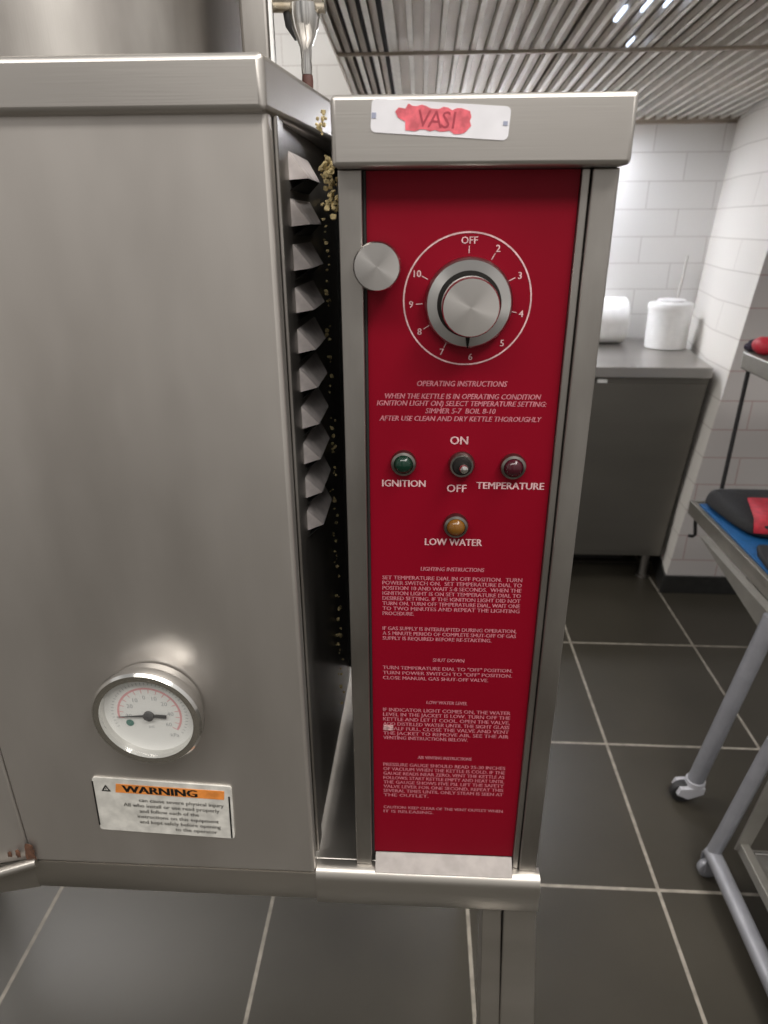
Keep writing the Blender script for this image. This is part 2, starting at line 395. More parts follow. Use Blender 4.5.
# deck cap with skirted rim
mb = MB()
mb.prism([(-1.14, .458), (-.512, .609), (-.126, .609), (-.100, .82), (-.0775, 1.06), (-.0775, 1.30), (-1.14, 1.30)], 1.5825, 1.6235, 'Z')
kp(mb, 'deck_cap', STEELH, .0055, 3)
# kettle bowl rising from the deck
mb = MB().lathe([(.252, 0), (.252, .20), (.262, .21), (.262, .235), (.245, .24)], (-.478, .95, 1.6230), (0, 0, 1), 72)
kp(mb, 'kettle_bowl', STEELD)

# console
kp(MB().box(-.070, .158, .648, 1.15, .7162, 1.5425), 'console_body', BLACK, .002)
kp(MB().box(-.0752, .1665, .614, 1.18, 1.5430, 1.5945), 'console_cap', STEELH, .004, 3)
kp(MB().box(-.073, -.0525, .634, .700, .7160, 1.5425).box(-.0525, -.0495, .640, .648, .7160, 1.5425, 1), 'console_column', [STEELD, BLACK], .0012)
mb = MB(); mb.box(.1415, .1635, .634, .700, .7160, 1.5425); kp(mb, 'console_column', STEELD, .0015)
kp(MB().box(.1335, .1405, .638, .648, .7160, 1.5425), 'inner_flange', STEELD, .001)
kp(MB().box(.1637, .1646, .642, 1.14, .7160, 1.5425), 'side_cover', REDSIDE)
lab(K.children[-1], 'red side cover')

kp(MB().prism([(.6225, .7152), (.6415, .7310), (.6428, .7310), (.6428, .7152)], -.0480, .1320, 'X'), 'panel_sill', plain('pale_sill', (.29, .265, .25), .5, .3, var=.1, scale=60), .001)
PY = .643                         # face of the red panel
panel = kp(MB().box(-.0493, .1330, PY, PY+.004, .7315, 1.5422), 'control_panel', RED)
lab(panel, 'red enamel control panel printed with instructions')
def print_block(name, mat, items):
    mb = MB()
    for it in items:
        put_text(mb, *it[0], **{**dict(bold=.00022), **it[1]})
    return mb.build(name, mat, panel, fixn=False)
Yt = PY-.0004
def T(body, x, z, cap, **k): return ((body, x, z, cap, Yt), k)
for it in (T('ON', .040, 1.2985, .0080), T('OFF', .0395, 1.2475, .0080, bold=.0002), T('IGNITION', -.0145, 1.2525, .0072, width=.044),
           T('TEMPERATURE', .0935, 1.2515, .0072, width=.068), T('LOW WATER', .0385, 1.1865, .0078, width=.060)):
    it[1].setdefault('bold', .0003); print_block('title_print', WHITEP, [it])
SH = .22
print_block('operating_print', PINK, [T('OPERATING INSTRUCTIONS', .0405, 1.3565, .0052, width=.086, shear=SH),
    T('WHEN THE KETTLE IS IN OPERATING CONDITION', .0415, 1.3442, .0050, width=.150, shear=SH),
    T('IGNITION LIGHT ON) SELECT TEMPERATURE SETTING:', .0405, 1.3372, .0050, width=.164, shear=SH),
    T('SIMMER 5-7  BOIL 8-10', .040, 1.3298, .0050, width=.068, shear=SH),
    T('AFTER USE CLEAN AND DRY KETTLE THOROUGHLY', .040, 1.3220, .0050, width=.158, shear=SH)])
def para(title, tz, tw, lines, z0, pitch, x0=-.0370, x1=.1140, cap=.0046, last=.5):
    it = []
    if title: it.append(T(title, .0385, tz, .0046, width=tw, shear=.1))
    for i, l in enumerate(lines):
        w = x1-x0
        if i == len(lines)-1: w *= last
        it.append(T(l, x0, z0-pitch*i, cap, width=w, align='L'))
    return it
print_block('lighting_print', PINK, para('LIGHTING INSTRUCTIONS', 1.1555, .068,
    ['SET TEMPERATURE DIAL IN OFF POSITION.  TURN', 'POWER SWITCH ON.  SET TEMPERATURE DIAL TO', 'POSITION 10 AND WAIT 5-8 SECONDS.  WHEN THE',
     'IGNITION LIGHT IS ON SET TEMPERATURE DIAL TO', 'DESIRED SETTING. IF THE IGNITION LIGHT DID NOT', 'TURN ON, TURN OFF TEMPERATURE DIAL, WAIT ONE',
     'TO TWO MINUTES AND REPEAT THE LIGHTING', 'PROCEDURE.'], 1.1440, .0065, last=.23)
  + para(None, 0, 0, ['IF GAS SUPPLY IS INTERRUPTED DURING OPERATION,', 'A 5 MINUTE PERIOD OF COMPLETE SHUT-OFF OF GAS', 'SUPPLY IS REQUIRED BEFORE RE-STARTING.'], 1.0790, .0066, last=.82, x1=.1125))
print_block('shut_down_print', PINK, para('SHUT DOWN', 1.0375, .036,
    ['TURN TEMPERATURE DIAL TO "OFF" POSITION.', 'TURN POWER SWITCH TO "OFF" POSITION.', 'CLOSE MANUAL GAS SHUT-OFF VALVE.'], 1.0255, .0072, last=.82, x1=.1120))
print_block('low_water_print', PINK, para('LOW WATER LEVEL', .9770, .048,
    ['IF INDICATOR LIGHT COMES ON, THE WATER', 'LEVEL IN THE JACKET IS LOW. TURN OFF THE', 'KETTLE AND LET IT COOL. OPEN THE VALVE,', 'ADD DISTILLED WATER UNTIL THE SIGHT GLASS',
     'IS HALF FULL, CLOSE THE VALVE AND VENT', 'THE JACKET TO REMOVE AIR. SEE THE AIR', 'VENTING INSTRUCTIONS BELOW.'], .9645, .0071, cap=.0050, last=.68))
print_block('air_venting_print', PINK, para('AIR VENTING INSTRUCTIONS', .8925, .066,
    ['PRESSURE GAUGE SHOULD READ 25-30 INCHES', 'OF VACUUM WHEN THE KETTLE IS COLD. IF THE', 'GAUGE READS NEAR ZERO, VENT THE KETTLE AS', 'FOLLOWS: START KETTLE EMPTY AND HEAT UNTIL',
     'THE GAUGE SHOWS FIVE PSI. LIFT THE SAFETY', 'VALVE LEVER FOR ONE SECOND, REPEAT THIS', 'SEVERAL TIMES UNTIL ONLY STEAM IS SEEN AT', 'THE OUTLET.'], .8795, .0072, x1=.1135, cap=.0050, last=.38)
  + para(None, 0, 0, ['CAUTION: KEEP CLEAR OF THE VENT OUTLET WHEN', 'IT IS RELEASING.'], .8085, .0072, x1=.1150, last=.42))
lab(MB().box(-.0365, -.0250, PY-.0008, PY, .936, .9435).build('pale_scuff', plain('pale_scuff', (.52, .30, .30), .6, var=.4, scale=300), panel), 'pale worn scuff')

# dial scale printed on the panel
DX, DZ = .0418, 1.4355
mb = MB(); mb.ring((DX, DZ), .0572, .0586, Yt)
for ang, txt in ((0, 'OFF'), (30, '2'), (65, '3'), (103, '4'), (138, '5'), (174, '6'), (205, '7'), (237, '8'), (266, '9'), (297, '10')):
    a = R(ang); rr = .0512
    put_text(mb, txt, DX+math.sin(a)*rr, DZ+math.cos(a)*rr-.0028, .0058, Yt, bold=.00015)
    if ang not in (138, 174):
        for r0, r1 in ((.0405, .0468),):
            d = Vector((math.sin(a), math.cos(a))); n = Vector((d.y, -d.x))*.0004
            p = [Vector((DX, DZ))+d*r0+n, Vector((DX, DZ))+d*r1+n, Vector((DX, DZ))+d*r1-n, Vector((DX, DZ))+d*r0-n]
            mb.quad(*[(q.x, Yt, q.y) for q in p])
lab(mb.build('dial_scale', WHITEP, panel, fixn=False), 'pale dial ring numbered from off to ten')

def at_origin(ob, loc):
    """move an object's origin to loc (so radial tangents run about its own axis)"""
    for v in ob.data.vertices: v.co -= Vector(loc)
    ob.location = Vector(loc)
    return ob
dial = MB().lathe([(.0385, 0), (.0400, .003), (.0395, .009), (.0375, .0115), (.0285, .0125), (.0275, .009)], (0, 0, 0), (0, -1, 0), 72)
dial = dial.build('temperature_dial', SKIRT, K); dial.location += Vector((.0430, PY, 1.4335))
dk = dial.location.copy()
def on_dial(mb, name, mat):
    o = mb.build(name, mat); o.parent = dial; return o
on_dial(MB().lathe([(.0288, -.0140), (.0288, -.006)], (0, 0, 0), (0, 1, 0), 48), 'recess_shade', INK)  # black ring paints the shadow in the recess around the knob
on_dial(MB().lathe([(.0252, 0), (.0252, .026), (.0240, .0285), (.0120, .0290), (.002, .0290)], (0, -.0128, 0), (0, -1, 0), 64), 'knob', KNOB)
on_dial(MB().add([(-.0024, -.0142, -.0265), (.0024, -.0142, -.0265), (.0009, -.0128, -.0385), (-.0003, -.0128, -.0385)], [(0, 1, 2, 3)]), 'pointer_mark', INK)
fast = MB().lathe([(.0195, 0), (.0205, .002), (.0205, .024), (.0192, .0262), (.010, .0265), (.002, .0265)], (0, 0, 0), (0, -1, 0), 56).build('panel_thumb_knob', KNOB, K)
fast.location += Vector((-.0385, .634, 1.4665))

def indicator(name, x, z, lens, what):
    o = MB().lathe([(.0128, 0), (.0132, .003), (.0122, .0075), (.0098, .0085), (.0092, .006)], (0, 0, 0), (0, -1, 0), 36).build(name, BEZEL, K)
    o.location += Vector((x, PY, z)); lab(o, what)
    l = MB().lathe([(.0095, 0), (.0095, .005), (.0080, .0085), (.0048, .0108), (.0012, .0115)], (0, -.003, 0), (0, -1, 0), 32).build('lens', lens); l.parent = o
indicator('indicator_light', -.0150, 1.2790, LENS_G, 'round indicator light with green lens above the word ignition')
indicator('indicator_light', .0945, 1.2770, LENS_R, 'round indicator light with dark red lens above the word temperature')
indicator('indicator_light', .0400, 1.2110, LENS_Y, 'round indicator light with amber lens above the words low water')
sw = MB().lathe([(.0125, 0), (.0132, .002), (.0132, .006), (.0115, .009), (.0100, .009)], (0, 0, 0), (0, -1, 0), 36).build('power_switch', BEZEL, K)
sw.location += Vector((.0432, PY, 1.2785))
o = MB().lathe([(.0098, 0), (.0098, .005), (.0080, .008), (.0040, .0088)], (0, -.004, 0), (0, -1, 0), 28).build('switch_boot', INK); o.parent = sw
o = MB().lathe([(.0025, 0), (.0036, .008), (.0047, .012), (.0038, .0150), (.0010, .0160)], (0, -.009, .001), (.10, -1, .02), 20).build('toggle_lever', CHROME); o.parent = sw

# name tape on the console cap
tape_o = Vector((.0125, .6135, 1.5762)); rot = R(-3.6)
def rp(x, z, y): return (tape_o.x + x*math.cos(rot) - z*math.sin(rot), y, tape_o.z + x*math.sin(rot) + z*math.cos(rot))
def round_rect(w, h, r, n=5):
    pts = []
    for cx, cz, a0 in ((w/2-r, h/2-r, 0), (-w/2+r, h/2-r, 90), (-w/2+r, -h/2+r, 180), (w/2-r, -h/2+r, 270)):
        for k in range(n+1): a = R(a0+90*k/n); pts.append((cx+r*math.cos(a), cz+r*math.sin(a)))
    return pts
def plate(mb, pts, ya, yb, mi=0):
    q = [rp(x, z, 0) for x, z in pts]; mb.prism([(p[0], p[2]) for p in q], ya, yb, 'Y', mi)
mb = MB(); plate(mb, round_rect(.110, .0235, .004), .6132, .6139)
tape = kp(mb, 'name_tape', TAPE); lab(tape, 'white tape with pink red scribble')
mb = MB()
edge = []
for k in range(15): edge.append((-.026+.049*k/14, .0085+random.uniform(-.0012, .0012)-.0012*(k/14)))
edge += [(.0245, .003), (.0235, .0), (.025, -.003), (.0225, -.006)]
for k in range(13): edge.append((.020-.047*k/12, -.0085+random.uniform(-.0012, .0012)))
edge += [(-.0275, -.003), (-.0335, -.0005), (-.036, .0035), (-.0335, .0065), (-.028, .006)]
plate(mb, edge, .6128, .6133); mb.build('marker_patch', TAPERED, tape)
mb = MB()
for ch, x in (('V', -.0125), ('A', -.0040), ('S', .0045), ('I', .0110)):
    p = rp(x, -.0058, 0); put_text(mb, ch, p[0], p[2], .0115, .6126, rot=rot, shear=.08)
mb.build('lettering', TAPEDK, tape, fixn=False)
mb = MB(); plate(mb, [(-.0545, -.002), (-.0510, -.002), (-.0510, .002), (-.0545, .002)], .6128, .6133); mb.build('tape_mark', TAPEBL, tape)
mb = MB(); plate(mb, [(.0500, -.0015), (.0535, -.0015), (.0535, .0015), (.0500, .0015)], .6128, .6133); mb.build('tape_mark', TAPEBL, tape)

# base tray under cabinet and console, rolled front lip
kp(MB().box(-1.14, .1655, .640, 1.20, .700, .7155), 'base_tray', STEELB, .002)
mb = MB()
mb.prism([(.6405, .7155), (.6320, .7162), (.6270, .7150), (.6225, .7120), (.6195, .7075), (.6180, .7015), (.6188, .660), (.6225, .6545), (.6405, .6545)], -.1262, .1680, 'X', 0, True)
kp(mb, 'base_fascia', STEELB, 0)
mb = MB()
mb.prism([(.6405, .711), (.6205, .711), (.6200, .706), (.6210, .664), (.6245, .6585), (.6405, .6585)], -.512, -.1265, 'X', 0, True)
mb.hull8([(-1.14, .473, .655), (-.512, .622, .660), (-.512, .640, .660), (-1.14, .52, .655)], [(-1.14, .471, .714), (-.512, .6205, .711), (-.512, .640, .711), (-1.14, .52, .714)])
kp(mb, 'base_fascia', STEELB, 0)
mb = MB(); mb.box(-1.12, .15, .66, 1.19, .6995, .7); kp(mb, 'underside_pan', STEELD)
for o in list(K.children):
    pass
# legs
def kettle_leg(mir, y0, loc):
    pass
def leg_mesh(name, x0, x1, w, y, tilt):
    mb = MB()
    for (a, b, dy) in ((x0, x0+w*.36, .004), (x0+w*.40, x1, 0)):
        k = 1.35
        mb.hull8([(a+tilt, y-.115+dy, 0), (a+tilt+(b-a)*k, y-.115+dy, 0), (a+tilt+(b-a)*k, y-.065, 0), (a+tilt, y-.065, 0)],
                 [(a, y+dy, .66), (b, y+dy, .66), (b, y+.05, .66), (a, y+.05, .66)])
    mb.box(x0+tilt+.002, x1+tilt, y-.09, y-.06, 0.0, .30)
    return kp(mb, name, STEELB, .0015)
leg_mesh('leg', .096, .167, .071, .622, .012)
mb = MB()
for (x, y) in ((-1.08, .70), (-1.08, 1.14), (.142, 1.15)):
    kp(MB().box(x-.022, x+.022, y-.022, y+.022, 0, .700), 'leg', STEELD, .003)

# pressure gauge on the front panel
GX, GZ = -.2975, .9945
gz = MB().lathe([(.020, .0195), (.052, .0195), (.057, .018), (.057, .006), (.0615, .004), (.0635, .000), (.0635, -.010), (.0610, -.0130), (.0540, -.0125), (.0530, -.008), (.0525, .0)], (0, 0, 0), (0, 1, 0), 80)
gauge = gz.build('pressure_gauge', CHROME, K); gauge.location += Vector((-.3022, .600, .9855)); lab(gauge, 'round chrome pressure gauge with white face')
def on_gauge(mb, name, mat, fixn=True):
    o = mb.build(name, mat, fixn=fixn); o.parent = gauge; return o
on_gauge(MB().lathe([(.0526, -.0002), (.0526, -.0012), (.002, -.0012)], (0, 0, 0), (0, 1, 0), 64), 'gauge_face', FACE)
mb = MB(); mb.ring((0, 0), .0350, .0375, -.0015, R(-100), R(125), 60)
for a in range(-100, 126, 15): mb.ring((0, 0), .030, .0350, -.0015, R(a-.8), R(a+.8), 2)
on_gauge(mb, 'pink_scale', GRED, False)
mb = MB()
for a, t in ((-95, '30'), (-62, '20'), (-35, '10'), (-8, '0'), (20, '10'), (50, '20'), (85, '40'), (122, '60')):
    put_text(mb, t, math.sin(R(a))*.0245, math.cos(R(a))*.0245-.003, .0052, -.0015)
for a in range(-115, 126, 6): mb.ring((0, 0), .0415, .0445, -.0015, R(a-.5), R(a+.5), 1)
put_text(mb, 'kPa', .026, -.031, .0050, -.0015); put_text(mb, 'psi', 0, -.019, .0042, -.0015)
on_gauge(mb, 'gauge_print', GGREY, False)
mb = MB(); mb.ring((0, 0), 0.0002, .0046, -.0018, 0, 2*PI, 24); o = on_gauge(mb, 'green_mark', GREEN, False); o.location = (-.0245, 0, -.0125)
mb = MB()
mb.prism([(-.038, -.003), (0, -.0012), (.010, -.0022), (.020, -.003), (.021, .0015), (.010, .0022), (0, .0016)], -.0045, -.0035, 'Y')
mb.lathe([(.0062, 0), (.0062, .003), (.003, .0045)], (0, -.003, 0), (0, -1, 0), 24)
on_gauge(mb, 'needle', plain('needle_grey', (.07, .07, .07), .4))
on_gauge(MB().lathe([(.0532, -.0085), (.0532, -.0075)], (0, 0, 0), (0, 1, 0), 64), 'glass', GLASS)

# warning label
wl_o = Vector((-.3145, .619, .8195)); wrot = R(-2.4)
def wp(x, z): return (wl_o.x + x*math.cos(wrot) - z*math.sin(wrot), wl_o.z + x*math.sin(wrot) + z*math.cos(wrot))
def wplate(mb, pts, ya, yb, mi=0): mb.prism([wp(*p) for p in pts], ya, yb, 'Y', mi)
mb = MB(); wplate(mb, round_rect(.176, .0885, .004), .6180, .6202)
warn = kp(mb, 'warning_label', LABELW); lab(warn, 'scuffed white warning label with orange band')
mb = MB(); wplate(mb, [(-.060, .0225), (.0780, .0225), (.0790, .0365), (-.058, .0365)], .6174, .6179); mb.build('orange_band', ORANGE, warn)
mb = MB(); wplate(mb, [(-.0885, -.036), (-.0870, -.036), (-.0870, .038), (-.0885, .038)], .6172, .6205); mb.build('border_line', INK, warn)
mb = MB(); wplate(mb, [(.0835, -.043), (.0855, -.043), (.0855, .028), (.0835, .028)], .6174, .6179); mb.build('border_line', INK, warn)
mb = MB()
p = wp(-.0030, .0240); put_text(mb, 'WARNING', p[0], p[1], .0112, .6171, width=.094, rot=wrot, bold=.0009)
tri = [wp(-.0775, .0235), wp(-.0655, .0235), wp(-.0715, .0345)]
mb.add([(q[0], .6171, q[1]) for q in tri] + [(q[0]*.55 + .45*wp(-.0715, .0272)[0], .6171, q[1]*.55 + .45*wp(-.0715, .0272)[1]) for q in tri], [(0, 1, 4, 3), (1, 2, 5, 4), (2, 0, 3, 5)])
p = wp(-.0715, .0247); put_text(mb, '!', p[0], p[1], .0050, .6171, rot=wrot)
mb.build('lettering', INK, warn, fixn=False)
mb = MB()
for i, (l, x1) in enumerate((('can cause severe physical injury', .077), ('All who install or use read properly', .071), ('and follow each of the', .044), ('instructions on this equipment', .069), ('and kept safely before opening', .071), ('to the operator', .066))):
    p = wp(x1, .0095-.0093*i); put_text(mb, l, p[0], p[1], .0058, .6172, rot=wrot, align='R', maxw=.128, bold=.0002)
mb.build('small_print', GREYINK, warn, fixn=False)

# faucet behind the deck
kp(MB().prism([(-.206, .885), (-.174, .885), (-.174, .925), (-.206, .925)], 1.6240, 1.90, 'Z'), 'faucet_column', STEELD, .004, 3)
kp(MB().box(-.1728, -.1695, .884, .890, 1.624, 1.90), 'column_trim', WHITE)
kp(MB().tube([(-.190, .900, 1.728), (-.15, .900, 1.7275), (-.112, .900, 1.726)], .0105), 'faucet_arm', BRASSY)
mb = MB().lathe([(.0165, 0), (.0170, -.010), (.0150, -.022), (.0100, -.033), (.0068, -.040), (.0058, -.052), (.0064, -.058), (.0058, -.066)], (-.1355, .900, 1.724), (0, 0, 1), 28)
kp(mb, 'faucet_spout', CHROME)
kp(MB().lathe([(.0060, 0), (.0066, -.006), (.0060, -.014)], (-.1350, .900, 1.6575), (0, 0, 1), 20), 'nozzle_tip', plain('brown_rubber', (.07, .025, .02), .6))
kp(MB().tube([(-.156, .905, 1.728), (-.150, .905, 1.708), (-.144, .903, 1.694)], [.006, .009, .005]), 'faucet_lever', RUBBER)

# dried food residue
mb = MB()
for k in range(70):
    t = random.random()
    mb.blob((-.089+random.gauss(0, .0035)+.004*t, .70+random.uniform(-.012, .02), 1.562-.050*t+random.gauss(0, .003)), random.uniform(.0012, .0034), 1, .4)
for k in range(90):
    z = random.uniform(.80, 1.53)
    mb.blob((-.1195+(.82-.70)*.018+random.uniform(-.001, .004), .865+random.gauss(0, .012), z), random.uniform(.0008, .0030), 1, .4)
for k in range(18): mb.blob((-.094+random.gauss(0, .002), .700+random.gauss(0, .004), 1.584+random.gauss(0, .006)), random.uniform(.001, .0022), 1, .4)
cr = kp(mb, 'food_residue', CRUD); cr['kind'] = 'stuff'; lab(cr, 'dried yellow food residue')

# ------------------------------------------------------------------ steel counter by the back wall
ct = thing('steel_counter', 'low steel cabinet with overhanging worktop against white tiled back wall', 'counter', (.8, 3.0, 0))
def p_(mb, name, mats, parent, bevel=0, seg=2, sub=0): return mb.build(name, mats, parent, bevel, seg, sub)
mb = MB(); mb.prism([(.10, 2.72), (1.158, 2.72), (1.252, YB-.01), (.10, YB-.01)], .932, .974, 'Z'); p_(mb, 'worktop', STEELT, ct, .003)
mb = MB()
mb.hull8([(.14, 2.752, .125), (1.090, 2.752, .125), (1.165, YB-.02, .125), (.14, YB-.02, .125)], [(.14, 2.752, .931), (1.162, 2.752, .931), (1.240, YB-.02, .931), (.14, YB-.02, .931)])
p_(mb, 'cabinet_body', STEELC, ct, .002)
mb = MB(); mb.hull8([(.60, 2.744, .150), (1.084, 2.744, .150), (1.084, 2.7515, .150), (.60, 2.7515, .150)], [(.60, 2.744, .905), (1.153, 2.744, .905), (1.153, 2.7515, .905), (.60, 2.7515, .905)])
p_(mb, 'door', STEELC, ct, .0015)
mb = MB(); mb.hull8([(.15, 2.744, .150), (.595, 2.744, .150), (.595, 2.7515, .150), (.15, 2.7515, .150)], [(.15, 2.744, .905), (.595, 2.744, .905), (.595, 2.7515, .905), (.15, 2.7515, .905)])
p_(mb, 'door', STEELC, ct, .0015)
p_(MB().box(.715, .755, 2.734, 2.7435, .907, .922), 'door_catch', WHITE, ct, .002); lab(ct.children[-1], 'white door catch')
for x, y in ((1.045, 2.80), (.20, 2.80), (1.09, 3.35), (.20, 3.35)):
    p_(MB().lathe([(.030, 0), (.030, .008), (.020, .012), (.020, .126)], (x, y, 0), (0, 0, 1), 24), 'foot', STEELD, ct)
p_(MB().box(.22, .99, 2.95, 2.96, .01, .12), 'plinth', BLACK, ct)

# roll of paper, white tub, thin handle in the corner
t = thing('paper_roll', 'white paper roll lying on steel worktop beside the white tub', 'paper roll', (.83, 3.33, .9745))
def rr(mb, name, mat): return mb.build(name, mat, t)
rr(MB().lathe([(.030, .0), (.098, 0), (.104, .006), (.104, .218), (.098, .224), (.030, .224)], (.735, 3.33, 1.0785), (1, 0, 0), 48), 'paper', PAPER)
rr(MB().lathe([(.0245, 0), (.0295, 0), (.0295, .226), (.0245, .226)], (.734, 3.33, 1.0785), (1, 0, 0), 28), 'core', plain('card_core', (.30, .25, .19), .8))
t = thing('lidded_tub', 'white plastic tub with lid on worktop near the wall corner', 'tub', (1.122, 3.20, .9745))
t.children
MB().lathe([(.086, 0), (.0905, .004), (.0925, .150), (.0925, .172)], (1.122, 3.20, .9745), (0, 0, 1), 48).build('tub_body', WHITE, t)
MB().lathe([(.0955, .168), (.0965, .172), (.0965, .190), (.092, .197), (.060, .203), (.058, .212), (.004, .213)], (1.122, 3.20, .9745), (0, 0, 1), 48).build('lid', WHITE, t)
t = tag(MB().tube([(1.205, 3.395, .9745), (1.222, 3.415, 1.16), (1.243, 3.43, 1.36)], .006).build('thin_rod', plain('grey_rod', (.52, .50, .47), .5)), 'thin grey rod leaning in the tiled corner behind the tub', 'rod')

# ------------------------------------------------------------------ shelf trolley on the right
tr = thing('shelf_trolley', 'grey tube framed trolley with blue topped shelf and castor', 'trolley', (1.15, 1.8, 0))
SX0, SX1, SY0, SY1, SZ = .907, 1.42, 1.40, 2.124, .650
mb = MB(); mb.box(SX0+.003, SX1-.003, SY0+.003, SY1-.003, SZ-.010, SZ-.004)
for a in ((SX0, SX0+.016, SY0, SY1), (SX1-.016, SX1, SY0, SY1), (SX0+.016, SX1-.016, SY0, SY0+.016), (SX0+.016, SX1-.016, SY1-.016, SY1)): mb.box(*a, SZ-.047, SZ)
p_(mb, 'shelf', SHELFM, tr, .002)
mb = MB(); mb.prism([(1.42, .530), (1.95, .6025), (1.42, .6025)], .880, .906, 'X'); p_(mb, 'brace_plate', TUBEB, tr)
mb = MB(); 
mb.prism([(.952, 1.42), (.966, 2.085), (.974, 2.105), (.99, 2.115), (1.42, 2.115), (1.42, 1.42)], 1.095, 1.145, 'Z'); p_(mb, 'top_shelf', TUBEB, tr, .004)
p_(MB().cyl((.990, 2.098, .6455), (.997, 2.098, 1.096), .0065), 'corner_post', RUBBER, tr); lab(tr.children[-1], 'thin black corner post')
p_(MB().cyl((1.412, 2.098, .648), (1.412, 2.098, 1.096), .0065), 'corner_post', RUBBER, tr)
p_(MB().cyl((1.412, 1.45, .648), (1.412, 1.45, 1.096), .0065), 'corner_post', RUBBER, tr)
p_(MB().tube([(.928, 2.10, .604), (.929, 2.10, .575), (.936, 2.10, .535), (.929, 2.10, .528), (.915, 2.10, .530)], .006), 'hook', RUBBER, tr)
def trolley_leg(x0, x1, y):
    l = p_(MB().cyl((x0, y, .075), (x1, y, .606), .0215, n=28), 'leg', TUBE, tr)
    c = MB(); c.lathe([(.026, .060), (.026, .078)], (x0, y, 0), (0, 0, 1), 24)
    c.prism([(x0-.052, .040), (x0-.045, .060), (x0+.020, .066), (x0+.018, .045), (x0-.020, .026)], y-.024, y+.024, 'Y', 0)
    c = c.build('castor_fork', GREYP); c.parent = l; 
    w = MB().lathe([(.020, 0), (.031, .002), (.033, .006), (.033, .018), (.031, .022), (.020, .024)], (x0-.030, y-.012, .034), (0, 1, 0), 32).build('wheel', RUBBER); w.parent = l
    for q in (c, w): q.matrix_parent_inverse = Matrix.Translation(Vector(tr.location)).inverted() @ Matrix.Identity(4)
    for q in (c, w): q.matrix_parent_inverse = Matrix.Identity(4)
    return l
trolley_leg(.786, .879, 1.465); trolley_leg(1.43, 1.39, 1.465); trolley_leg(1.43, 1.39, 2.06)
tag(MB().box(.925, 1.40, 1.42, 2.086, SZ-.0035, SZ+.003).build('blue_mat', BLUE, bevel=.001), 'flat blue mat lying on the trolley shelf', 'mat')
# black bag
mb = MB(); base = [(.940, 2.082), (.930, 2.066), (.931, 2.03), (.945, 1.90), (.962, 1.835), (.985, 1.805), (1.08, 1.79), (1.36, 1.79), (1.39, 1.90), (1.38, 2.07), (1.30, 2.083), (.96, 2.085)]
n = len(base); cx = sum(p[0] for p in base)/n; cy = sum(p[1] for p in base)/n
rings = [(1.0, .6535, .6535), (1.01, .672, .672), (.97, .690, .70), (.90, .698, .718), (.6, .705, .722)]
vs = []
for (k, zn, zf) in rings:
    for (x, y) in base:
        tt = (y-1.79)/.31; vs.append((cx+(x-cx)*k, cy+(y-cy)*k, zn+(zf-zn)*tt+(0 if k > .99 else random.uniform(-.003, .003))))
fs = [tuple(reversed(range(n)))]
for i in range(len(rings)-1):
    for j in range(n): fs.append((i*n+j, i*n+(j+1) % n, (i+1)*n+(j+1) % n, (i+1)*n+j))
fs.append(tuple(range((len(rings)-1)*n, len(rings)*n)))
mb.add(vs, fs, 0, True)
bag = tag(mb.build('folded_bag', CLOTHB, sub=2), 'folded black cloth bag with red patch lying on blue shelf mat', 'bag')
bag_patch = MB().add([(.968, 1.806, .676), (1.100, 1.795, .676), (1.100, 1.83, .7085), (1.100, 1.965, .720), (1.012, 1.968, .720), (.980, 1.845, .7085)], [(0, 1, 2, 5), (5, 2, 3, 4)])
bp = bag_patch.build('red_patch', CLOTHR); bp.parent = bag; lab(bp, 'red patch')
md = bp.modifiers.new('s', 'SOLIDIFY'); md.thickness = .004; md.offset = 1
mb = MB(); mb.prism([(.953, 1.745), (.936, 1.70), (.925, 1.615), (.960, 1.585), (1.20, 1.57), (1.20, 1.74)], .6535, .672, 'Z')
tag(mb.build('black_pouch', CLOTHB, bevel=.006, seg=3), 'small black pouch on blue mat nearer than the folded bag', 'pouch')
mb = MB(); mb.prism([(.926, 1.595), (.926, 1.50), (1.05, 1.48), (1.05, 1.56)], .6535, .657, 'Z')
tag(mb.build('white_paper_slip', PAPER), 'white paper slip at the near edge of the blue mat', 'paper')
# things on the top shelf
mb = MB().blob((.998, 2.035, 1.171), (.030, .045, .0255), 3, .05).blob((1.04, 2.02, 1.180), (.035, .055, .034), 3, .06).blob((1.095, 2.035, 1.190), (.045, .06, .044), 3, .06)
tag(mb.build('red_cloth', CLOTHR), 'crumpled red cloth on the upper trolley shelf', 'cloth')
mb = MB().blob((.985, 2.092, 1.158), (.016, .024, .0125), 3, .08).blob((1.000, 2.098, 1.163), (.022, .02, .0175), 3, .08)
tag(mb.build('dark_cloth', plain('dark_navy_cloth', (.02, .015, .03), .85, var=.3)), 'dark navy bundle at the far corner of the upper shelf', 'cloth')
mb = MB().lathe([(.030, 0), (.032, .004), (.032, .030), (.026, .038), (.010, .041)], (1.000, 1.925, 1.1455), (0, 0, 1), 32)
tag(mb.build('grey_cap', GREYP), 'round grey plastic cap in front of the red cloth', 'cap')

